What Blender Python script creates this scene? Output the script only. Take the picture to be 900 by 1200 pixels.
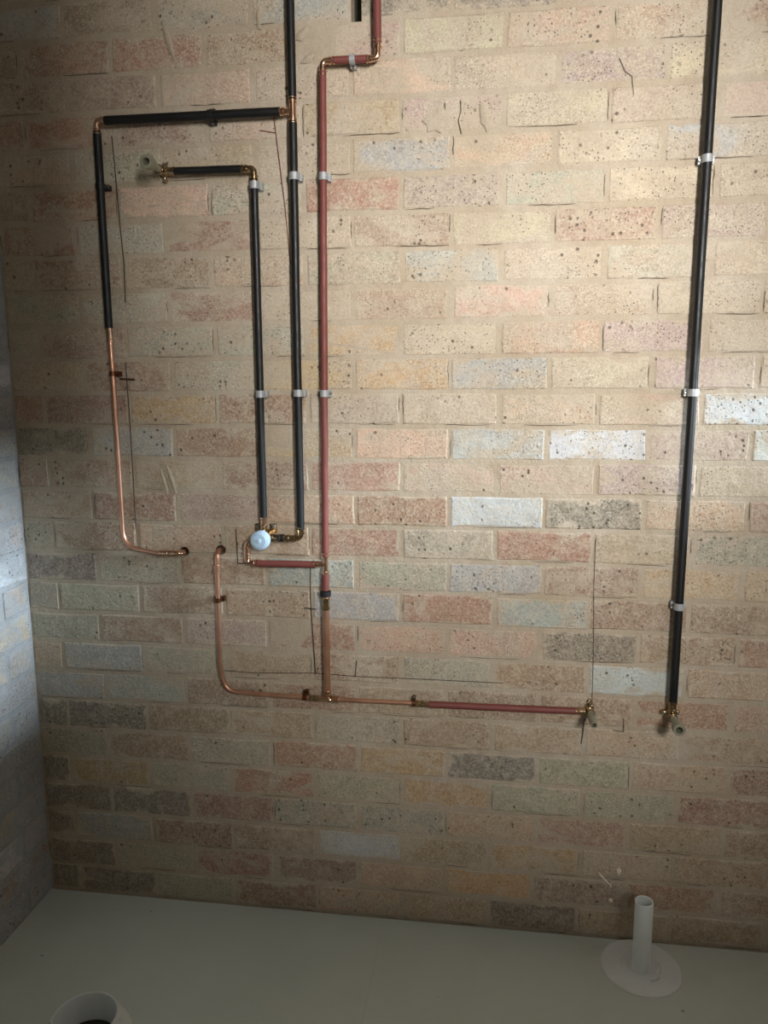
import bpy, bmesh, math, random
from mathutils import Vector, Matrix
random.seed(7)
for o in list(bpy.data.objects): bpy.data.objects.remove(o)
sc = bpy.context.scene
C = sc.collection

# ------------------------------------------------------------------ camera
PITCH, YAW, ROLL = -0.1641, 0.1377, 0.0042
cam_d = bpy.data.cameras.new('camera'); cam = bpy.data.objects.new('camera', cam_d); C.objects.link(cam)
Rz = Matrix.Rotation(YAW, 3, 'Z'); Rx = Matrix.Rotation(PITCH, 3, 'X'); Ry = Matrix.Rotation(ROLL, 3, 'Y')
RR = Rz @ Rx @ Ry
rt, fw, up = RR.col[0], RR.col[1], RR.col[2]
cam.matrix_world = Matrix(((rt.x, up.x, -fw.x, 0.0), (rt.y, up.y, -fw.y, -1.9497), (rt.z, up.z, -fw.z, 1.4828), (0, 0, 0, 1)))
cam_d.sensor_fit = 'VERTICAL'; cam_d.sensor_height = 36.0; cam_d.lens = 908.44 / 1200 * 36
cam_d.clip_start = 0.02
sc.camera = cam

# ------------------------------------------------------------------ world, daylight, exposure
world = bpy.data.worlds.new('world'); sc.world = world; world.use_nodes = True
bg = world.node_tree.nodes['Background']; bg.inputs[0].default_value = (0.62, 0.72, 0.85, 1); bg.inputs[1].default_value = 3.0
def area_light(name, loc, target, sx, sy, watts, col):
    d = bpy.data.lights.new(name, 'AREA'); d.shape = 'RECTANGLE'; d.size = sx; d.size_y = sy
    d.energy = watts; d.color = col
    o = bpy.data.objects.new(name, d); C.objects.link(o); o.location = loc
    o.rotation_euler = (Vector(target) - Vector(loc)).to_track_quat('-Z', 'Y').to_euler()
    return o
ROOM_L, ROOM_R, ROOM_F, ROOM_H = -1.276, 1.60, -2.60, 3.00
WIN = (-1.26, -0.07, 1.45, 1.77)          # slim high window in the right-hand wall: y0, y1, z0, z1
WIN2 = (0.56, 1.02, 1.66, 2.58)           # tall narrow window in the wall behind the camera: x0, x1, z0, z1
area_light('side_window_daylight', (5.12, -0.83, 2.43), (0, -0.83, 2.43), 1.66, 0.44, 580, (0.70, 0.86, 1.0))
area_light('rear_window_daylight', (1.47, -4.96, 2.40), (1.47, 0, 2.40), 1.28, 1.60, 680, (1.0, 0.985, 0.965))
sc.view_settings.view_transform = 'Standard'; sc.view_settings.look = 'None'
sc.view_settings.gamma = 1.0; sc.view_settings.use_curve_mapping = False
sc.view_settings.exposure = 0.12

# ------------------------------------------------------------------ helpers
def lin(r, g, b):
    f = lambda c: (c / 255 / 12.92) if c / 255 <= 0.04045 else ((c / 255 + 0.055) / 1.055) ** 2.4
    return (f(r), f(g), f(b), 1.0)
class MB:
    """collects geometry; build() links it as ONE mesh object"""
    def __init__(s): s.v = []; s.f = []; s.sm = []
    def add(s, vs, fs, smooth=False):
        n = len(s.v); s.v += [tuple(p) for p in vs]
        for f in fs: s.f.append([i + n for i in f]); s.sm.append(smooth)
        return s
    def box(s, x0, x1, y0, y1, z0, z1):
        vs = [(x, y, z) for x in (x0, x1) for y in (y0, y1) for z in (z0, z1)]
        return s.add(vs, [(0, 1, 3, 2), (4, 6, 7, 5), (0, 4, 5, 1), (2, 3, 7, 6), (0, 2, 6, 4), (1, 5, 7, 3)])
    def tube(s, pts, r, seg=20, caps=True):
        pts = [Vector(p) for p in pts]; n = len(pts); rs = r if isinstance(r, (list, tuple)) else [r] * n
        tans = []
        for i in range(n):
            a = pts[max(i - 1, 0)]; b = pts[min(i + 1, n - 1)]; tans.append((b - a).normalized())
        u = tans[0].orthogonal().normalized(); vs = []; fs = []
        for i in range(n):
            t = tans[i]; u = (u - t * u.dot(t)).normalized(); w = t.cross(u)
            for k in range(seg):
                a = 2 * math.pi * k / seg
                vs.append(pts[i] + (u * math.cos(a) + w * math.sin(a)) * rs[i])
        for i in range(n - 1):
            for k in range(seg):
                fs.append((i * seg + k, i * seg + (k + 1) % seg, (i + 1) * seg + (k + 1) % seg, (i + 1) * seg + k))
        s.add(vs, fs, True)
        if caps:
            s.add(vs[:seg], [tuple(reversed(range(seg)))]); s.add(vs[-seg:], [tuple(range(seg))])
        return s
    def lathe(s, o, ax, prof, seg=28, closed=False, caps=True):
        """prof: list of (distance along axis, radius)"""
        o = Vector(o); ax = Vector(ax).normalized(); u = ax.orthogonal().normalized(); w = ax.cross(u); vs = []; fs = []
        for (h, r) in prof:
            for k in range(seg):
                a = 2 * math.pi * k / seg; vs.append(o + ax * h + (u * math.cos(a) + w * math.sin(a)) * r)
        n = len(prof); m = n if closed else n - 1
        for i in range(m):
            j = (i + 1) % n
            for k in range(seg): fs.append((i * seg + k, i * seg + (k + 1) % seg, j * seg + (k + 1) % seg, j * seg + k))
        for f in fs: pass
        s.add(vs, fs, False)
        if not closed and caps:
            s.add(vs[:seg], [tuple(reversed(range(seg)))]); s.add(vs[-seg:], [tuple(range(seg))])
        return s
    def strap(s, path, axis, width, th):
        """flat metal strip: path is a list of (point, outward normal); width along axis"""
        ax = Vector(axis).normalized() * (width / 2); vs = []; fs = []
        for p, nrm in path:
            p = Vector(p); nn = Vector(nrm).normalized() * th
            vs += [p - ax, p + ax, p + nn + ax, p + nn - ax]
        n = len(path)
        for i in range(n - 1):
            for k in range(4): fs.append((i * 4 + k, i * 4 + (k + 1) % 4, i * 4 + 4 + (k + 1) % 4, i * 4 + 4 + k))
        fs += [(3, 2, 1, 0), (n * 4 - 4, n * 4 - 3, n * 4 - 2, n * 4 - 1)]
        return s.add(vs, fs)
    def mesh(s, name):
        me = bpy.data.meshes.new(name); me.from_pydata(s.v, [], s.f); me.polygons.foreach_set('use_smooth', s.sm)
        me.update(); return me
    def build(s, name, mat, parent=None, normals=True):
        me = s.mesh(name)
        if normals:
            b = bmesh.new(); b.from_mesh(me); bmesh.ops.recalc_face_normals(b, faces=b.faces); b.to_mesh(me); b.free()
        o = bpy.data.objects.new(name, me); C.objects.link(o)
        if mat: me.materials.append(mat)
        if parent:
            o.parent = parent
            o.matrix_parent_inverse = Matrix.Translation(-Vector(parent.location))
        return o
def thing(name, label, cat, loc=(0, 0, 0), group=None):
    o = bpy.data.objects.new(name, None); C.objects.link(o); o.location = loc; o.empty_display_size = 0.05
    o['label'] = label; o['category'] = cat
    if group: o['group'] = group
    return o
def structure(o, label=None):
    o['kind'] = 'structure'
    if label: o['label'] = label
    return o
def fillet(pts, r, n=7):
    pts = [Vector(p) for p in pts]; out = [pts[0]]
    for i in range(1, len(pts) - 1):
        a, b, c = pts[i - 1], pts[i], pts[i + 1]; d1 = (a - b); d2 = (c - b)
        rr = min(r, d1.length * .49, d2.length * .49)
        p0 = b + d1.normalized() * rr; p2 = b + d2.normalized() * rr
        for k in range(n + 1):
            t = k / n; out.append(p0 * (1 - t) ** 2 + b * 2 * t * (1 - t) + p2 * t * t)
    out.append(pts[-1]); return out

# ------------------------------------------------------------------ materials
class NT:
    def __init__(s, name):
        s.m = bpy.data.materials.new(name); s.m.use_nodes = True; s.t = s.m.node_tree
        s.b = s.t.nodes['Principled BSDF']
    def n(s, kind, **kw):
        nd = s.t.nodes.new(kind)
        for k, v in kw.items():
            if k == 'ins':
                for a, b in v.items(): s.set(nd.inputs[a], b)
            else: setattr(nd, k, v)
        return nd
    def set(s, sock, v):
        if hasattr(v, 'bl_idname') and not hasattr(v, 'is_linked'): v = v.outputs[0]
        if isinstance(v, bpy.types.NodeSocket): s.t.links.new(v, sock)
        else: sock.default_value = v
    def math(s, op, a, b=0.0, clamp=False):
        nd = s.n('ShaderNodeMath', operation=op, use_clamp=clamp); s.set(nd.inputs[0], a); s.set(nd.inputs[1], b); return nd.outputs[0]
    def noise(s, vec, scale, detail=4, rough=.55, dist=0.0):
        nd = s.n('ShaderNodeTexNoise'); s.set(nd.inputs['Vector'], vec); nd.inputs['Scale'].default_value = scale
        nd.inputs['Detail'].default_value = detail; nd.inputs['Roughness'].default_value = rough; nd.inputs['Distortion'].default_value = dist
        return nd.outputs['Fac']
    def rng(s, v, a, b, c=0.0, d=1.0, smooth=True):
        nd = s.n('ShaderNodeMapRange', interpolation_type='SMOOTHSTEP' if smooth else 'LINEAR')
        for i, q in enumerate((v, a, b, c, d)): s.set(nd.inputs[i], q)
        return nd.outputs[0]
    def mix(s, f, a, b, blend='MIX'):
        nd = s.n('ShaderNodeMix', data_type='RGBA', blend_type=blend); s.set(nd.inputs[0], f); s.set(nd.inputs[6], a); s.set(nd.inputs[7], b)
        return nd.outputs[2]
    def vmath(s, op, a, b=(0, 0, 0)):
        nd = s.n('ShaderNodeVectorMath', operation=op); s.set(nd.inputs[0], a); s.set(nd.inputs[1], b); return nd.outputs[0]
    def pos(s): return s.n('ShaderNodeNewGeometry').outputs['Position']
    def bump(s, h, dist, strength=1.0):
        nd = s.n('ShaderNodeBump'); s.set(nd.inputs['Height'], h); nd.inputs['Distance'].default_value = dist; nd.inputs['Strength'].default_value = strength
        s.set(s.b.inputs['Normal'], nd.outputs[0])
    def base(s, c): s.set(s.b.inputs['Base Color'], c)
    def rough(s, v): s.set(s.b.inputs['Roughness'], v)

MORTAR = (lin(189, 172, 147), lin(203, 189, 169), lin(164, 148, 126), lin(170, 144, 120))
PALE = (lin(166, 166, 166), lin(184, 186, 188), lin(140, 138, 134), lin(146, 140, 134))
def mortar_colour(t, pos, cols=MORTAR):
    a = t.noise(pos, 5.0, 5); b = t.noise(pos, 45.0, 4, .7)
    c = t.mix(t.rng(a, .35, .68), cols[0], cols[1])
    c = t.mix(t.rng(t.noise(pos, 10.0, 5, .6, .6), .50, .64, 0, .28), c, cols[3])
    return t.mix(t.rng(b, .3, .75, 0, .35), c, cols[2])

def pits(t, pos, scale, thr_lo, thr_hi, extra=0.0):
    v = t.n('ShaderNodeTexVoronoi', feature='F1'); t.set(v.inputs['Vector'], pos); v.inputs['Scale'].default_value = scale
    dot = t.rng(v.outputs['Distance'], .12, .30, 1, 0)
    cl = t.rng(t.math('ADD', t.noise(pos, 7.0, 2), extra), thr_lo, thr_hi)
    sel = t.math('GREATER_THAN', t.n('ShaderNodeSeparateColor', ins={0: v.outputs['Color']}).outputs[0], .62)
    return t.math('MULTIPLY', t.math('MULTIPLY', dot, cl), sel)

def make_brick_material(name, cols):
    t = NT(name); pos = t.pos()
    oi = t.n('ShaderNodeObjectInfo'); tc = t.n('ShaderNodeTexCoord').outputs['Object']
    off = t.n('ShaderNodeCombineXYZ', ins={0: t.math('MULTIPLY', oi.outputs['Random'], 37.0), 1: t.math('MULTIPLY', oi.outputs['Random'], 91.0), 2: 0.0})
    lp = t.vmath('ADD', tc, off.outputs[0])
    # firing variation inside one brick
    big = t.noise(lp, 9.0, 4, .6, .5); fine = t.noise(lp, 160.0, 3, .7); mid = t.noise(lp, 34.0, 4, .65)
    col = t.mix(t.rng(big, .36, .66, 0, .6), oi.outputs['Color'], t.mix(.5, oi.outputs['Color'], lin(128, 104, 88)))
    col = t.mix(t.rng(mid, .45, .7, 0, .5), col, t.mix(.6, col, lin(222, 208, 180)))
    col = t.mix(t.rng(fine, .35, .65, 0, .55), col, t.mix(.6, col, lin(232, 222, 200)))
    # mortar rubbed over faces and rounded in over the edges
    sx = t.n('ShaderNodeSeparateXYZ', ins={0: tc})
    dx = t.math('SUBTRACT', .115, t.math('ABSOLUTE', sx.outputs[0])); dz = t.math('SUBTRACT', .038, t.math('ABSOLUTE', sx.outputs[2]))
    d = t.math('MINIMUM', dx, dz)
    wob = t.math('ADD', t.math('MULTIPLY', t.math('SUBTRACT', t.noise(pos, 26.0, 4, .6, .6), .5), .05), t.math('MULTIPLY', t.math('SUBTRACT', t.noise(pos, 8.0, 3, .5), .46), .075))
    edge = t.rng(t.math('ADD', d, wob), -.002, .013, 1, 0)
    stretched = t.vmath('MULTIPLY', pos, (1.0, 1.0, 1.7))
    sm = t.math('ADD', t.noise(stretched, 7.5, 6, .62, .8), oi.outputs['Alpha'])
    smear = t.rng(sm, .90, 1.10, .18, .95)
    mask = t.math('MAXIMUM', edge, smear)
    col = t.mix(mask, col, mortar_colour(t, pos, cols))
    # sandy grain: pale and dark grains, in patches of their own
    gp = t.rng(t.noise(lp, 6.0, 3), .35, .65, .35, 1.0)
    g1 = t.noise(pos, 210.0, 3, .7); g2 = t.noise(t.vmath('ADD', pos, (2.0, 4.0, 9.0)), 260.0, 3, .7)
    col = t.mix(t.math('MULTIPLY', t.rng(g1, .50, .66, 0, .5), gp), col, lin(226, 216, 198))
    col = t.mix(t.math('MULTIPLY', t.rng(g2, .50, .68, 0, .55), gp), col, lin(98, 84, 70))
    p = t.math('MAXIMUM', pits(t, pos, 62.0, .50, .62, t.math('MULTIPLY', oi.outputs['Object Index'], .10)), pits(t, t.vmath('ADD', pos, (3.1, 1.7, 5.3)), 150.0, .44, .60, t.math('MULTIPLY', oi.outputs['Object Index'], .12)))
    col = t.mix(t.math('MULTIPLY', p, .72), col, lin(66, 56, 48))
    t.base(col); t.rough(.72); t.b.inputs['Specular IOR Level'].default_value = .35
    h = t.math('ADD', t.math('MULTIPLY', t.noise(pos, 120.0, 4, .65), .6), t.math('SUBTRACT', t.math('MULTIPLY', t.noise(pos, 18.0, 3), 1.6), p))
    t.bump(h, .004, .75)
    return t.m
def make_mortar_material(name, cols):
    t = NT(name); pos = t.pos()
    col = mortar_colour(t, pos, cols)
    grain = t.noise(pos, 330.0, 2, .6)
    col = t.mix(t.rng(grain, .34, .66, 0, .28), col, t.mix(.6, col, lin(60, 52, 44)))
    t.base(col); t.rough(.85)
    t.bump(t.math('ADD', t.noise(pos, 90.0, 4, .65), t.math('MULTIPLY', t.noise(pos, 15.0, 3), 1.5)), .004, .7)
    return t.m
def make_floor_material():
    t = NT('fibre_cement_sheet'); pos = t.pos()
    c = t.mix(t.rng(t.noise(pos, 2.6, 5), .3, .7), lin(208, 213, 201), lin(216, 220, 209))
    c = t.mix(t.rng(t.noise(pos, 5.0, 3, .5), .55, .8, 0, .16), c, lin(160, 150, 128))
    v = t.n('ShaderNodeTexVoronoi', feature='F1'); t.set(v.inputs['Vector'], pos); v.inputs['Scale'].default_value = 9.0
    dots = t.rng(v.outputs['Distance'], .02, .05, .55, 0)
    c = t.mix(dots, c, lin(80, 74, 62))
    t.base(c); t.rough(.40); t.bump(t.noise(pos, 140.0, 3), .001, .35)
    return t.m
def simple(name, col, rough=.5, metal=0.0, col2=None, scale=30.0, amt=.5, bump=0.0):
    t = NT(name); pos = t.pos(); n = t.noise(pos, scale, 4)
    t.base(t.mix(t.rng(n, .3, .7, 0, amt), col, col2 or tuple(c * .6 for c in col[:3]) + (1,)))
    t.rough(t.rng(t.noise(pos, scale * 2, 3), .3, .7, rough * .85, min(1, rough * 1.15))); t.b.inputs['Metallic'].default_value = metal
    if bump: t.bump(n, bump, .6)
    return t.m
M = {}
M['brick'] = make_brick_material('bagged_brick', MORTAR); M['mortar'] = make_mortar_material('mortar', MORTAR)
M['pale_brick'] = make_brick_material('pale_bagged_brick', PALE); M['pale_mortar'] = make_mortar_material('pale_mortar', PALE); M['floor'] = make_floor_material()
M['black'] = simple('black_pipe_lagging', lin(9, 9, 10), .5, 0, lin(17, 17, 17), 20)
M['red'] = simple('red_pipe_lagging', lin(126, 66, 59), .55, 0, lin(112, 57, 50), 16)
M['copper'] = simple('copper_tube', lin(222, 172, 144), .34, .85, lin(180, 128, 100), 24)
M['brass'] = simple('brass_fitting', lin(190, 166, 130), .2, 1, lin(112, 92, 66), 90)
M['bright'] = simple('bright_copper_fitting', lin(230, 192, 164), .22, 1, lin(180, 134, 106), 60)
M['steel'] = simple('galvanised_saddle', lin(176, 178, 178), .45, .25, lin(150, 152, 152), 70)
M['screw'] = simple('zinc_screw', lin(200, 200, 196), .25, 1, lin(140, 140, 136), 90)
M['blackclip'] = simple('black_clip', lin(24, 24, 24), .5)
M['brownclip'] = simple('dark_copper_saddle', lin(120, 78, 52), .38, .9, lin(80, 54, 38), 60)
M['plug'] = simple('grey_green_plastic', lin(146, 142, 120), .5, 0, lin(126, 124, 106), 50)
M['cap'] = simple('pale_blue_plastic', lin(190, 214, 232), .4, 0, lin(170, 196, 220), 40)
M['rubber'] = simple('black_rubber', lin(22, 22, 22), .6)
M['pvc'] = simple('white_pvc', lin(238, 240, 236), .42, 0, lin(226, 228, 222), 14)
M['pencil'] = simple('pencil_mark', lin(70, 60, 52), .8, 0, lin(96, 82, 68), 60)
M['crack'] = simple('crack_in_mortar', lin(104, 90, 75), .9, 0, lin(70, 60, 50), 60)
M['redline'] = simple('red_chalk_mark', lin(122, 74, 58), .8, 0, lin(100, 72, 58), 60)
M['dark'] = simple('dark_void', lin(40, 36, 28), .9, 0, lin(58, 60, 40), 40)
M['paint'] = simple('white_fleck', lin(244, 236, 220), .7, 0, lin(200, 184, 150), 80)
M['plaster'] = simple('plaster', lin(226, 216, 198), .85, 0, lin(214, 204, 186), 6)
M['timber'] = simple('window_timber', lin(206, 204, 196), .5, 0, lin(186, 184, 176), 20)

# ------------------------------------------------------------------ setting: shell of the room
TH = 0.12
wall_back = structure(MB().box(ROOM_L - TH, ROOM_R + TH, 0, TH, -.05, ROOM_H).build('wall_back', M['mortar']),
                      'brick wall with rubbed cream mortar carrying all the water pipes')
wall_left = structure(MB().box(ROOM_L - TH, ROOM_L, ROOM_F, 0, -.05, ROOM_H).build('wall_left', M['pale_mortar']),
                      'adjoining brick wall at the left edge with pale smeared mortar')
y0, y1, z0, z1 = WIN
wr = MB()
wr.box(ROOM_R, ROOM_R + TH, ROOM_F, y0, -.05, ROOM_H); wr.box(ROOM_R, ROOM_R + TH, y1, 0, -.05, ROOM_H)
wr.box(ROOM_R, ROOM_R + TH, y0, y1, -.05, z0); wr.box(ROOM_R, ROOM_R + TH, y0, y1, z1, ROOM_H)
structure(wr.build('wall_right', M['plaster']), 'plastered side wall with the window opening')
xa, xb, za, zb = WIN2
fr = MB(); fy = (ROOM_F - TH, ROOM_F)
fr.box(ROOM_L - TH, xa, *fy, -.05, ROOM_H); fr.box(xb, ROOM_R + TH, *fy, -.05, ROOM_H); fr.box(xa, xb, *fy, -.05, za); fr.box(xa, xb, *fy, zb, ROOM_H)
structure(fr.build('wall_front', M['plaster']), 'plastered wall opposite the pipes')
structure(MB().box(ROOM_L - TH, ROOM_R + TH, ROOM_F - TH, TH, ROOM_H, ROOM_H + .1).build('ceiling', M['plaster']), 'plain ceiling above the brick walls')
wf = MB()
for a in ((y0, y0 + .02, z0, z1), (y1 - .02, y1, z0, z1), (y0 + .02, y1 - .02, z0, z0 + .02), (y0 + .02, y1 - .02, z1 - .02, z1)):
    wf.box(ROOM_R + .03, ROOM_R + .08, *a)
structure(wf.build('window_1', M['timber']), 'open timber window frame in the side wall')
wf = MB()
for a in ((xa, xa + .03, za, zb), (xb - .03, xb, za, zb), (xa + .03, xb - .03, za, za + .03), (xa + .03, xb - .03, zb - .03, zb)):
    wf.box(a[0], a[1], ROOM_F - .08, ROOM_F - .03, a[2], a[3])
structure(wf.build('window_2', M['timber']), 'open timber window frame in the wall opposite the pipes')

floor = structure(MB().box(ROOM_L - TH, ROOM_R + TH, ROOM_F, TH, -.08, -.018).build('floor', M['dark']), 'grey fibre cement sheet floor')
SEAM = -.2755
for (xa, xb) in ((ROOM_L, SEAM - .0003), (SEAM + .0003, ROOM_R)):
    for (ya, yb) in ((ROOM_F, -1.21), (-1.208, -.006)):
        MB().box(xa, xb, ya, yb, -.0178, 0).build('floor_sheet', M['floor'], floor)

# ------------------------------------------------------------------ bricks
def brick_mesh(i, mat='brick'):
    rnd = random.Random(100 + i); hl, hh = .115, .038; b = .004
    out = []
    for (fx, fz) in ((-1, -1), (-.4, -1), (.3, -1), (1, -1), (1, 0), (1, 1), (.4, 1), (-.3, 1), (-1, 1), (-1, 0)):
        out.append((fx * hl + rnd.uniform(-.0022, .0022), fz * hh + rnd.uniform(-.0016, .0016)))
    vs = []; n = len(out)
    for x, z in out: vs.append((x, .03, z))
    for x, z in out: vs.append((x, rnd.uniform(.0012, .003), z))
    for x, z in out: vs.append((x * (1 - b / hl), rnd.uniform(-.0006, .0006), z * (1 - b / hh)))
    fs = []
    for i0 in (0, n):
        for k in range(n): fs.append((i0 + k, i0 + (k + 1) % n, i0 + n + (k + 1) % n, i0 + n + k))
    fs.append(tuple(range(2 * n, 3 * n))); fs.append(tuple(range(n)))
    me = MB().add(vs, fs).mesh('brick'); me.materials.append(M[mat])
    bm = bmesh.new(); bm.from_mesh(me); bmesh.ops.recalc_face_normals(bm, faces=bm.faces); bm.to_mesh(me); bm.free()
    return me
BM = [brick_mesh(i) for i in range(12)]; BM_PALE = [brick_mesh(i, 'pale_brick') for i in range(12)]
PAL = {  # colour of the brick itself, and how much mortar is rubbed over it
 'c': ((200, 182, 156), .50), 'p': ((202, 168, 144), .48), 'r': ((160, 114, 92), .42), 'b': ((156, 126, 104), .44),
 'g': ((172, 170, 148), .47), 'u': ((174, 179, 178), .44), 'w': ((216, 222, 225), .40), 'd': ((104, 94, 86), .38),
 'm': ((178, 152, 144), .45), 'o': ((192, 156, 106), .46), 't': ((182, 156, 126), .48)}
ROWS = {27: 'ubguddbpp', 26: 'brrbmcptbp', 25: 'bbpcpcmct', 24: 'rrbptmccmc', 23: 'tgtcupcuu', 22: 'brpgrmgccc', 21: 'rgrcbcbmm',
 20: 'tbbtgucgcc', 19: 'ggrcbptcc', 18: 'gbggocpmcc', 17: 'tbgooucmc', 16: 'rrormcppww', 15: 'duropuwmw', 14: 'brtbrppmtt',
 13: 'trmprwdpb', 12: 'gbttrgrcgb', 11: 'dgbugubtt', 10: 'ggbturubbb', 9: 'gbmrppdbr', 8: 'tugtbgbwpr', 7: 'uubrtbbrp', 6: 'ddbtgbtptt',
 5: 'gbgrodgpr', 4: 'dogrgoggrb', 3: 'ddrggpbtb', 2: 'durbwtoctb', 1: 'dgrbpobrb', 0: 'ddgrptdttb'}
P = .086
def tint(c):
    f = random.uniform(.93, 1.07)
    return tuple(min(255, max(0, v * f + random.uniform(-5, 5))) for v in c)
def place_brick(parent, code, loc, rotz, sx, extra=0.0, sat=1.0, dark=1.0):
    o = bpy.data.objects.new('brick', random.choice(BM if parent is wall_back else BM_PALE)); C.objects.link(o)
    o.parent = parent; o.location = loc; o.rotation_euler = (random.uniform(-.006, .006), 0, rotz + random.uniform(-.004, .004))
    o.scale = (sx * random.choice((-1, 1)) if False else sx, 1, 1)
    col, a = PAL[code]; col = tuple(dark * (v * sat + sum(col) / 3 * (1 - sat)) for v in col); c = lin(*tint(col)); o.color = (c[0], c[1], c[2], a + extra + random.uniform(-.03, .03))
    return o
brick_at = {}
for k in range(0, 29):
    row = ROWS.get(k) or ''.join(random.choice('cpbtgmr') for _ in range(10))
    odd = k % 2
    j0 = -4 if odd else -5
    row = row + random.choice('ctbp')
    for i, code in enumerate(row):
        j = j0 + i
        xa = -.3445 + .24 * j + (0 if odd else .12) + .005; xb = xa + .23
        xa += random.uniform(-.002, .002); xb += random.uniform(-.002, .002)
        xa = max(xa, ROOM_L + .004)
        if xb - xa < .03: continue
        if xa > .93: continue
        if k == 27 and j == -1: xb -= .004
        if k == 27 and j == 0: xa += .018
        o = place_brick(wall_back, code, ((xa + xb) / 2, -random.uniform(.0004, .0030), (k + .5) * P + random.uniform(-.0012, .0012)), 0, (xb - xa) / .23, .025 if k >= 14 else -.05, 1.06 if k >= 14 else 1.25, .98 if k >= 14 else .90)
        brick_at[(k, j)] = o
for k in range(0, 30):
    for i in range(4):
        ya = -.24 * i - (0.005 if k % 2 else .125); yb = ya - .23
        if i == 0 and not k % 2:
            place_brick(wall_left, random.choice('ugcmb'), (ROOM_L + random.uniform(.0008, .004), -.0625, (k + .5) * P), math.pi / 2, .105 / .23, .1)
        place_brick(wall_left, random.choice('uggcmbtw'), (ROOM_L + random.uniform(.0008, .004), (ya + yb) / 2, (k + .5) * P), math.pi / 2, 1, .1)

for key in ((22, 0), (22, 2), (21, 2), (15, 2), (16, 3), (1, 2), (20, 0), (11, 1), (18, -3), (15, -3), (15, -2), (13, 0), (13, 2), (11, -3), (3, 0), (3, -1), (18, 0), (12, 3), (10, -2)):
    brick_at[key].pass_index = 1          # bricks pitted with dark burnt specks
# holes really cut into the wall: pipe entries and an open perpend joint at the top
def cut(o, cutter):
    md = o.modifiers.new('cut', 'BOOLEAN'); md.operation = 'DIFFERENCE'; md.object = cutter; md.solver = 'EXACT'
    bpy.context.view_layer.update()
    dg = bpy.context.evaluated_depsgraph_get()
    me = bpy.data.meshes.new_from_object(o.evaluated_get(dg)); o.modifiers.remove(md); me.name = o.name; o.data = me
def hole(x, z, r, depth, targets):
    c = MB().lathe((x, -.05, z), (0, 1, 0), [(0, r), (.05 + depth, r * .95)], 16).build('hole_cutter', M['dark'])
    for t in targets: cut(t, c)
    bpy.data.objects.remove(c)
HOLES = [(-.812, 1.040, .013), (-.711, 1.046, .014)]
for (x, z, r) in HOLES:
    k = int(z / P); tg = [wall_back]
    for (kk, j), b in brick_at.items():
        if abs((kk + .5) * P - z) < .043 + r and abs(b.location.x - x) < .115 * b.scale.x + r: tg.append(b)
    hole(x, z, r, .05, tg)
gc = MB().box(-.343, -.318, -.05, .05, 2.318, 2.407).build('gap_cutter', M['dark']); cut(wall_back, gc)
for key in ((27, -1), (27, 0)):
    cut(brick_at[key], gc)
bpy.data.objects.remove(gc)
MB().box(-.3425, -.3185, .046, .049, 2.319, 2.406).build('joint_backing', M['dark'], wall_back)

# marks on the wall: pencil setting-out lines and hairline cracks, thin proud strips
def line(name, pts, w, mat, y=-.0048):
    m = MB(); pts = [Vector((x, y, z)) for x, z in pts]
    for a, b in zip(pts, pts[1:]):
        d = (b - a).normalized(); s = Vector((-d.z, 0, d.x)) * (w / 2)
        vs = [a - s, a + s, b + s, b - s]; bk = [v + Vector((0, .0012, 0)) for v in vs]
        m.add(vs + bk, [(0, 1, 2, 3), (7, 6, 5, 4), (0, 4, 5, 1), (1, 5, 6, 2), (2, 6, 7, 3), (3, 7, 4, 0)])
    return m.build(name, mat, wall_back)
line('pencil_line', [(-.95, 2.094), (-.947, 2.033), (-.943, 1.911), (-.937, 1.786), (-.939, 1.691)], .0022, M['pencil'])
line('pencil_line', [(-.948, 1.54), (-.946, 1.418), (-.945, 1.271), (-.946, 1.098)], .002, M['pencil'])
line('pencil_line', [(-.534, 2.12), (-.527, 2.055), (-.512, 1.917), (-.501, 1.776)], .002, M['redline'])
line('pencil_line', [(-.466, 1.005), (-.468, .923), (-.458, .71)], .0028, M['pencil'])
line('pencil_line', [(-.722, .709), (-.625, .706), (-.458, .714), (-.341, .71), (-.181, .711), (.043, .711)], .0016, M['pencil'])
line('pencil_line', [(.262, 1.10), (.262, .98), (.268, .8), (.27, .629)], .0012, M['crack'])
line('crack', [(.252, .625), (.250, .59), (.246, .555)], .003, M['crack'])
line('crack', [(-.345, .755), (-.347, .735), (-.35, .71)], .003, M['crack'])
line('crack', [(.35, .63), (.352, .595), (.325, .597)], .002, M['crack'])
line('pencil_line', [(-.666, 1.104), (-.664, 1.011), (-.634, 1.012)], .003, M['pencil'])
line('pencil_line', [(-.57, 2.09), (-.53, 2.082)], .002, M['redline'])
line('pencil_line', [(-.485, .895), (-.452, .892)], .003, M['pencil'])
line('crack', [(.27, 2.205), (.285, 2.175), (.30, 2.165), (.305, 2.125)], .0011, M['crack'])
line('crack', [(-.085, 2.135), (-.084, 2.11), (-.09, 2.09), (-.082, 2.06)], .0014, M['crack'])
line('crack', [(-.122, 2.13), (-.12, 2.10), (-.124, 2.085)], .002, M['crack'])

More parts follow.
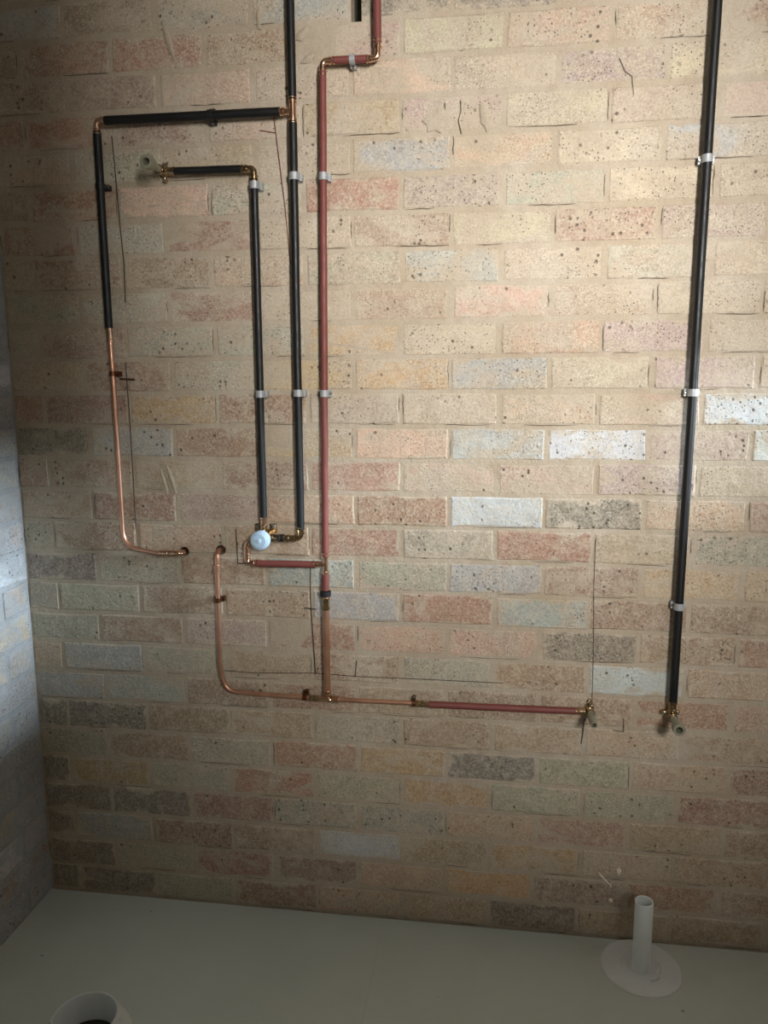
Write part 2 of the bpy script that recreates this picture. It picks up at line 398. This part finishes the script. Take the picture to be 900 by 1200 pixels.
def joint_cracks():
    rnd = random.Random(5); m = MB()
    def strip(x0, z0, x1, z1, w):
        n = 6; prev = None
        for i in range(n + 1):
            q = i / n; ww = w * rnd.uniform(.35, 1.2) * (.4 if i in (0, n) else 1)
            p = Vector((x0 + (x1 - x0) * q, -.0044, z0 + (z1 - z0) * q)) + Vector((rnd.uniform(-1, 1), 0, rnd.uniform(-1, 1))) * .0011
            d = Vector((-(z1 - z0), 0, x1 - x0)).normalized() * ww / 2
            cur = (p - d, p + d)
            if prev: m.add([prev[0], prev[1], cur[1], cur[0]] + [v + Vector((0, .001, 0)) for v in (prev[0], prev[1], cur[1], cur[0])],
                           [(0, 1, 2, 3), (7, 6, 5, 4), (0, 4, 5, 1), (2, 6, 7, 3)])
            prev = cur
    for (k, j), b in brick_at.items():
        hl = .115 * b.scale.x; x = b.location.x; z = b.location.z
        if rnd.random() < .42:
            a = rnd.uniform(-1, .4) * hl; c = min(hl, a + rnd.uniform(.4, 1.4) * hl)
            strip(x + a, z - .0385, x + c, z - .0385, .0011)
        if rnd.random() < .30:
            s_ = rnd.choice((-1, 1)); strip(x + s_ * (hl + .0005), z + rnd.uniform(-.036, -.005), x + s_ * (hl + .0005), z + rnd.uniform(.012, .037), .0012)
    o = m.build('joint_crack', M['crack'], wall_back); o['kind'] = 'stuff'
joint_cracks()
# dabs of mortar left on the bricks
def dab(x, z, rx, rz, ang, name='mortar_dab', mat='mortar', h=.004):
    rnd = random.Random(int(x * 1000) * 7 + int(z * 1000)); n = 14; vs = [(0, -h, 0)]; fs = []
    prof = [(.6, .75), (1.0, 0.0)]
    wob = [rnd.uniform(.75, 1.2) for _ in range(n)]
    for (q, hh) in prof:
        for k in range(n):
            a = 2 * math.pi * k / n; px = math.cos(a) * rx * q * wob[k]; pz = math.sin(a) * rz * q * wob[k]
            vs.append((px * math.cos(ang) - pz * math.sin(ang), -h * hh, px * math.sin(ang) + pz * math.cos(ang)))
    for k in range(n):
        fs.append((0, 1 + k, 1 + (k + 1) % n)); fs.append((1 + k, 1 + n + k, 1 + n + (k + 1) % n, 1 + (k + 1) % n))
    vs = [(a + x, b - .003, c + z) for a, b, c in vs]
    m = MB().add(vs, fs); m.sm = [True] * len(fs)
    return m.build(name, M[mat], wall_back)
dab(-.135, 2.095, .036, .030, .4); dab(-.03, 2.10, .010, .034, .1); dab(-.445, 2.245, .020, .008, .5)
dab(-.46, 2.30, .022, .010, .8); dab(-.565, 2.34, .007, .03, 0)
dab(-.79, 2.30, .008, .05, .25); dab(-.60, 1.93, .03, .004, .1); dab(-.57, 1.0, .014, .012, 0)
dab(.358, .200, .006, .012, .1, 'white_fleck', 'paint', .003); dab(.322, .172, .003, .028, .75, 'white_fleck', 'paint', .002)
dab(.340, .112, .006, .006, .4, 'white_fleck', 'paint', .0012)
dab(-.84, 1.24, .006, .05, .3, h=.003); dab(-.86, 1.23, .005, .04, .25, h=.003)

# ------------------------------------------------------------------ pipes
YO = -.028
def V(x, z, y=YO): return Vector((x, y, z))
R_BLK, R_RED, R_CU = .0098, .0086, .0066
def sleeve(m, a, b, r, bead=.0014):
    """soldered / crimped socket between a and b with a rolled bead at both ends"""
    a = Vector(a); b = Vector(b); L = (b - a).length; e = min(.005, L * .2)
    return m.lathe(a, b - a, [(0, r - .0006), (0, r + bead), (e, r + bead), (e * 1.4, r), (L - e * 1.4, r), (L - e, r + bead), (L, r + bead), (L, r - .0006)], 20)
def elbow(name, a, c, b, r, mat, parent):
    m = MB(); a, b, c = Vector(a), Vector(b), Vector(c)
    m.tube(fillet([a, c, b], .012), r, 20)
    sleeve(m, a, a + (c - a) * .45, r + .0008); sleeve(m, b, b + (c - b) * .45, r + .0008)
    return m.build(name, mat, parent)
def tee(name, ends, c, r, mat, parent):
    m = MB(); c = Vector(c)
    for e in ends:
        e = Vector(e); m.tube([c, e], r, 20); sleeve(m, e, e + (c - e) * .4, r + .0008)
    return m.build(name, mat, parent)
def straight(name, a, b, r, mat, parent, n=8, wob=.0002):
    a, b = Vector(a), Vector(b); pts = []
    for i in range(n + 1):
        t = i / n; w = 0 if i in (0, n) else wob
        pts.append(a.lerp(b, t) + Vector((random.uniform(-w, w), random.uniform(-w, w), random.uniform(-w, w))))
    return MB().tube(pts, r, 20).build(name, mat, parent)
def wing_elbow(name, x, z, parent, mat, vertical_pipe, plug_r, bore, lug_dir):
    """brass lugged outlet elbow on the wall with a plastic test nipple pointing into the room"""
    m = MB(); m.lathe((x, -.004, z), (0, -1, 0), [(0, .012), (.006, .012), (.008, .0095), (.034, .0095), (.034, .0115), (.042, .0115)], 20)
    for s in (-1, 1):
        d = Vector((s, 0, 0)) if lug_dir == 'h' else Vector((0, 0, s))
        p = Vector((x, -.003, z)) + d * .018
        m.tube([Vector((x, -.006, z)), p + Vector((0, -.003, 0))], [.006, .0045], 10)
        m.lathe(p + Vector((0, .003, 0)), (0, -1, 0), [(0, .006), (.008, .006), (.010, .0045)], 14)
    e = m.build(name, mat, parent)
    for s in (-1, 1):
        d = Vector((s, 0, 0)) if lug_dir == 'h' else Vector((0, 0, s))
        p = Vector((x, -.010, z)) + d * .018
        MB().lathe(p, (0, -1, 0), [(0, .0040), (.002, .0040), (.0035, .0028)], 12).build('screw', M['screw'], e)
    if plug_r:
        y0 = -.044
        prof = [(0, .009), (.045, .010), (.048, plug_r), (.066, plug_r), (.0675, plug_r - .001), (.0675, bore), (.035, bore * .8), (.0345, .0008)]
        n = MB().lathe((x, y0, z), (0, -1, 0), prof, 24, caps=False); nb = n.build('test_nipple', M['plug'], parent)
        MB().lathe((x, y0 - .0355, z), (0, -1, 0), [(0, bore * .78), (.002, bore * .7)], 16).build('bore_plug', M['rubber'], nb)
    return e

# --- black lagged cold supply with the left branch
t = thing('cold_water_pipe', 'black lagged pipe dropping to the shower mixer with a tee branch to the left', 'pipe', (-.481, 0, 1.09))
straight('lagging', V(-.481, ROOM_H), V(-.481, 2.147), R_BLK, M['black'], t, 5)
tee('tee', [V(-.481, 2.152), V(-.481, 2.094), V(-.518, 2.1215)], V(-.481, 2.1215), .0078, M['bright'], t)
straight('lagging', V(-.481, 2.099), V(-.484, 1.112), R_BLK, M['black'], t, 14, .0004)
straight('lagging', V(-.513, 2.1215), V(-.952, 2.1225), R_BLK + .0008, M['black'], t, 8)
elbow('elbow', V(-.954, 2.1225), V(-.976, 2.1225), V(-.976, 2.092), .0076, M['bright'], t)
straight('lagging', V(-.976, 2.098), V(-.976, 1.626), R_BLK, M['black'], t, 8)
m = MB(); sleeve(m, V(-.9755, 1.636), V(-.9745, 1.592), .0072); m.build('coupling', M['bright'], t)
pts = fillet([V(-.9745, 1.60), V(-.973, 1.50), V(-.972, 1.26), V(-.972, 1.055), V(-.88, 1.0395), V(-.862, 1.039)], .07, 12)
MB().tube(pts, R_CU, 20).build('copper_tube', M['copper'], t)
m = MB(); x = -.872
for i in range(4): sleeve(m, V(x + .011 * i, 1.039), V(x + .0105 + .011 * i, 1.0395), .0078, .0005)
m.tube(fillet([V(-.83, 1.0395), V(-.812, 1.040), V(-.812, 1.040, .03)], .016), .0075, 18)
m.build('wall_elbow', M['bright'], t)
m = MB(); m.tube(fillet([V(-.484, 1.12), V(-.484, 1.0885), V(-.512, 1.0875)], .014), .0074, 20)
sleeve(m, V(-.484, 1.118), V(-.484, 1.100), .0084); sleeve(m, V(-.498, 1.088), V(-.520, 1.0875), .0088); m.build('elbow', M['brass'], t)

# --- shower riser
t = thing('shower_pipe', 'short black lagged pipe rising from the mixer and turning left to a capped shower outlet', 'pipe', (-.582, 0, 1.13))
wing_elbow('outlet_elbow', -.816, 2.001, t, M['brass'], False, .0165, .0085, 'v')
m = MB(); sleeve(m, V(-.803, 2.0), V(-.780, 1.9985), .0092); m.build('compression_nut', M['brass'], t)
straight('lagging', V(-.784, 1.9985), V(-.606, 1.997), .0092, M['black'], t, 5)
elbow('elbow', V(-.611, 1.997), V(-.580, 1.997), V(-.580, 1.966), .0078, M['brass'], t)
straight('lagging', V(-.580, 1.972), V(-.582, 1.137), .0092, M['black'], t, 14, .0004)
m = MB(); sleeve(m, V(-.582, 1.142), V(-.582, 1.120), .0080); m.build('coupling', M['bright'], t)

# --- mixer body
t = thing('mixer_valve', 'brass shower mixer body with a round pale blue protective cap', 'valve', (-.582, 0, 1.088))
MB().lathe((-.582, -.003, 1.088), (0, -1, 0), [(0, .017), (.010, .020), (.012, .022), (.040, .022), (.043, .020), (.050, .020)], 28).build('body', M['brass'], t)
m = MB(); m.lathe((-.582, -.053, 1.088), (0, -1, 0), [(0, .0245), (.012, .0250), (.018, .0235), (.021, .017), (.0215, .006)], 32); cp = m.build('cap', M['cap'], t)
m = MB(); m.lathe((-.582, -.0742, 1.088), (0, -1, 0), [(0, .0055), (.003, .005), (.0036, .003)], 18); m.build('cap_button', M['cap'], cp)
m = MB(); sleeve(m, V(-.582, 1.107), V(-.582, 1.124), .0085); m.build('outlet_port', M['brass'], t)
m = MB(); sleeve(m, V(-.562, 1.088), V(-.540, 1.088), .0095); sleeve(m, V(-.530, 1.088), V(-.519, 1.088), .0085); m.build('inlet_port', M['brass'], t)
m = MB(); sleeve(m, V(-.541, 1.088), V(-.529, 1.088), .0098, .0008); m.build('rubber_seal', M['rubber'], t)
m = MB(); m.tube(fillet([V(-.602, 1.078), V(-.630, 1.078), V(-.630, 1.050)], .012), .0074, 18); sleeve(m, V(-.630, 1.062), V(-.630, 1.046), .0082); m.build('inlet_port', M['bright'], t)
for sx in (-1, 1):
    m = MB().box(-.582 + sx * .020 - .008, -.582 + sx * .020 + .008, -.012, -.004, 1.098, 1.122); lg = m.build('fixing_lug', M['brass'], t)
    MB().lathe((-.582 + sx * .022, -.012, 1.115), (0, -1, 0), [(0, .0046), (.004, .0046), (.0055, .003)], 12).build('screw', M['screw'], lg)

# --- red lagged hot supply
t = thing('hot_water_pipe', 'tall red lagged pipe with a jog at the top and copper tails below', 'pipe', (-.42, 0, .653))
straight('lagging', V(-.281, ROOM_H), V(-.2765, 2.258), .0092, M['red'], t, 5)
elbow('elbow', V(-.2765, 2.266), V(-.2765, 2.2255), V(-.303, 2.2255), .0072, M['bright'], t)
straight('lagging', V(-.298, 2.2258), V(-.384, 2.227), R_RED, M['red'], t, 3)
elbow('elbow', V(-.378, 2.227), V(-.407, 2.227), V(-.407, 2.196), .0072, M['bright'], t)
straight('lagging', V(-.407, 2.204), V(-.4205, 1.043), R_RED, M['red'], t, 16, .0005)
tee('tee', [V(-.421, 1.052), V(-.421, .990), V(-.452, 1.021)], V(-.421, 1.021), .0074, M['bright'], t)
straight('lagging', V(-.421, .995), V(-.4215, .952), .0100, M['red'], t, 2)
m = MB(); m.lathe(V(-.4215, .950), (0, 0, -1), [(0, .0115), (0, .0145), (.014, .0145), (.014, .0115)], 20); m.build('rubber_ring', M['rubber'], t)
straight('copper_tube', V(-.4213, .945), V(-.4205, .664), .0088, M['copper'], t, 6)
m = MB(); sleeve(m, V(-.4212, .932), V(-.4211, .900), .0096); m.build('coupling', M['brass'], t)
straight('lagging', V(-.447, 1.0195), V(-.607, 1.0185), .0092, M['red'], t, 4)
m = MB(); m.tube(fillet([V(-.606, 1.0185), V(-.630, 1.0185), V(-.630, 1.048)], .012), .0074, 18)
sleeve(m, V(-.613, 1.0185), V(-.600, 1.0185), .0082); sleeve(m, V(-.630, 1.028), V(-.630, 1.044), .0082); m.build('elbow', M['bright'], t)
m = MB(); m.tube([V(-.4205, .672), V(-.420, .653)], .0090, 18); m.tube([V(-.452, .6525), V(-.392, .6525)], .0080, 18)
sleeve(m, V(-.4205, .676), V(-.4203, .664), .0094); sleeve(m, V(-.405, .6525), V(-.390, .6525), .0086)
m.lathe(V(-.412, .653, -.036), (0, -1, 0), [(0, .006), (.005, .005), (.006, .003)], 14); m.build('tee', M['bright'], t)
m = MB()
for i in range(2): sleeve(m, V(-.470 + .013 * i, .653), V(-.458 + .013 * i, .653), .0084, .0005)
m.build('coupling', M['brass'], t)
pts = fillet([V(-.46, .6535), V(-.60, .656), V(-.70, .660), V(-.716, .72), V(-.7155, .80), V(-.7135, .995)], .075, 10)
MB().tube(pts, R_CU, 20).build('copper_tube', M['copper'], t)
m = MB(); m.tube(fillet([V(-.7135, .99), V(-.711, 1.046), V(-.711, 1.046, .03)], .018), .0072, 18)
sleeve(m, V(-.7135, .992), V(-.7130, 1.012), .0086); m.build('wall_elbow', M['copper'], t)
straight('copper_tube', V(-.395, .6525), V(-.182, .653), R_CU - .0006, M['copper'], t, 5)
m = MB(); sleeve(m, V(-.184, .653), V(-.165, .653), .0080); sleeve(m, V(-.165, .653), V(-.146, .652), .0070); m.build('coupling', M['brass'], t)
straight('lagging', V(-.150, .652), V(.236, .655), .0090, M['red'], t, 8, .0004)
m = MB(); sleeve(m, V(.226, .655), V(.250, .656), .0082); m.build('compression_nut', M['brass'], t)
wing_elbow('outlet_elbow', .262, .656, t, M['brass'], False, .0085, .0055, 'v')

# --- second cold drop at the right
t = thing('cold_water_pipe', 'long straight black lagged pipe standing alone at the right, ending in a brass lugged outlet', 'pipe', (.463, 0, .65))
straight('lagging', V(.471, ROOM_H), V(.4635, .690), R_BLK + .0004, M['black'], t, 16, .0005)
m = MB(); sleeve(m, V(.4635, .694), V(.463, .668), .0092); m.build('compression_nut', M['brass'], t)
wing_elbow('outlet_elbow', .4625, .655, t, M['brass'], True, .0150, .0085, 'h')

# ------------------------------------------------------------------ saddles holding the pipes
def saddle(x, z, pipe, r, mat, label, group, screws=1, w=.017):
    """one- or two-screw pipe saddle: standoff behind the pipe, strap round it, screw heads on the tabs"""
    t = thing('pipe_clip', label, 'pipe clip', (x, 0, z), group)
    T = lambda a, y, b: Vector((x + a, y, z + b)) if pipe == 'v' else Vector((x + b, y, z + a))
    D = lambda a, y, b: Vector((a, y, b)) if pipe == 'v' else Vector((b, y, a))
    rr = r + .0006; path = []
    path.append((T(-rr - .007, YO + .012, 0), D(0, -1, 0))); path.append((T(-rr - .001, YO + .012, 0), D(-.5, -1, 0)))
    for k in range(11):
        a = math.pi - math.pi * k / 10
        path.append((T(math.cos(a) * rr, YO - math.sin(a) * rr, 0), D(math.cos(a), -math.sin(a), 0)))
    path.append((T(rr + .001, YO + .012, 0), D(.5, -1, 0))); path.append((T(rr + .007, YO + .012, 0), D(0, -1, 0)))
    MB().strap(path, D(0, 0, 1), w, .0016).build('strap', mat, t)
    mb = MB(); hw = rr + .006
    if pipe == 'v': mb.box(x - hw, x + hw, YO + .0122, -.0005, z - w / 2, z + w / 2)
    else: mb.box(x - w / 2, x + w / 2, YO + .0122, -.0005, z - hw, z + hw)
    mb.build('standoff', mat, t)
    for s in ((-1, 1) if screws == 2 else (-1,)):
        MB().lathe(T(s * (rr + .0045), YO + .0105, 0), (0, -1, 0), [(0, .0036), (.002, .0036), (.0032, .0022)], 12).build('screw', M['screw'], t)
    return t
G = 'saddles holding the pipes'
saddle(-.580, 1.958, 'v', .0092, M['steel'], 'grey saddle just below the elbow of the shower riser', G)
saddle(-.481, 1.975, 'v', R_BLK, M['steel'], 'grey saddle on the black mixer supply, level with the upper saddle of the red pipe', G)
saddle(-.4095, 1.972, 'v', R_RED, M['steel'], 'grey saddle on the upper part of the tall red pipe', G)
saddle(-.581, 1.458, 'v', .0092, M['steel'], 'leftmost of three grey saddles in a row halfway up, on the shower riser', G)
saddle(-.4825, 1.460, 'v', R_BLK, M['steel'], 'middle one of three grey saddles in a row halfway up', G)
saddle(-.4155, 1.459, 'v', R_RED, M['steel'], 'saddle with a shiny screw on the red pipe, rightmost of three in a row', G, 2)
saddle(.4675, 1.976, 'v', R_BLK, M['steel'], 'topmost grey saddle on the lone black pipe at the right', G)
saddle(.4665, 1.459, 'v', R_BLK, M['steel'], 'middle grey saddle on the lone black pipe at the right', G)
saddle(.4645, .940, 'v', R_BLK, M['steel'], 'lowest grey saddle on the lone black pipe at the right', G)
saddle(-.336, 2.2265, 'h', R_RED, M['steel'], 'upright grey saddle on the short red jog at the top', G, 1, .013)
saddle(-.683, 2.122, 'h', R_BLK + .0008, M['blackclip'], 'black clip on the horizontal black branch at the top left', G, 1, .014)
saddle(-.976, 1.970, 'v', R_BLK, M['blackclip'], 'black clip on the leftmost black drop below its elbow', G, 2, .012)
saddle(-.973, 1.511, 'v', R_CU, M['brownclip'], 'dark copper saddle on the bare copper tail at the left', G, 1, .012)
saddle(-.7145, .915, 'v', R_CU, M['brownclip'], 'dark copper saddle on the upright of the lower copper loop', G, 1, .012)
saddle(-.482, .6545, 'h', R_CU, M['brownclip'], 'dark copper saddle at the foot of the copper riser by the tee', G, 1, .012)
saddle(-.19, .653, 'h', R_CU - .0006, M['brownclip'], 'dark copper saddle beside the brass coupling of the low red run', G, 2, .008)
# bare nail left in the wall beside the left copper tail
m = MB(); m.tube([Vector((-.932, .01, 1.497)), Vector((-.932, -.006, 1.497))], .002, 10); m.tube([Vector((-.965, -.007, 1.498)), Vector((-.925, -.006, 1.496))], .0026, 10)
n = m.build('nail', M['brownclip']); n['label'] = 'bent dark nail lying across the bricks beside the left copper tail'; n['category'] = 'nail'

# ------------------------------------------------------------------ waste pipes on the floor
cx, cy = .402, -.116
t = thing('waste_pipe', 'thin white plastic waste pipe standing in a flat round flange near the wall', 'waste pipe', (cx, cy, 0))
MB().lathe((cx, cy, .004), (0, 0, 1), [(0, .0225), (.193, .0225), (.194, .0218), (.194, .0198), (.193, .0192), (.002, .0192)], 36, closed=True).build('pipe', M['pvc'], t)
prof = [(0, .0192), (.010, .0192), (.010, .026)]
for q in range(4): prof += [(.0088 - .0007 * q, .0275 + .0065 * q), (.0112 - .0009 * q, .0295 + .0065 * q), (.0084 - .0007 * q, .0315 + .0065 * q)]
prof += [(.0056, .060), (.0046, .097), (.0032, .100), (0, .100)]
MB().lathe((cx + .003, cy + .011, .0002), (0, 0, 1), prof, 56, closed=True).build('flange', M['pvc'], t)
m = MB().box(-.012, .012, -.0025, .0025, 0, .004); o = m.build('moulding_lug', M['pvc'], t)
o.parent = None; o.location = (cx + .03, cy - .034, .0078); o.rotation_euler = (0, 0, .5); o.parent = t; o.matrix_parent_inverse = Matrix.Translation((-cx, -cy, 0))

cx, cy = -.890, -.510
t = thing('floor_waste_collar', 'wide open white plastic waste collar in the floor at the bottom left', 'waste pipe', (cx, cy, 0))
MB().lathe((cx, cy, .0005), (0, 0, 1), [(0, .104), (.010, .103), (.022, .099), (.040, .090), (.058, .0785), (.068, .0735), (.070, .0715), (.0695, .0695), (.060, .0685), (.0, .066)], 56, closed=True).build('collar', M['pvc'], t)
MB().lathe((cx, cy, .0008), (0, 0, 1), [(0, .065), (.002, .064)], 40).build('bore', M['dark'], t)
for k in range(10):
    a = 2 * math.pi * k / 10 + .2; d = Vector((math.cos(a), math.sin(a), 0))
    MB().tube([Vector((cx, cy, .012)) + d * .1025, Vector((cx, cy, .040)) + d * .0905, Vector((cx, cy, .062)) + d * .0768], [.002, .0022, .0016], 8).build('rib', M['pvc'], t)
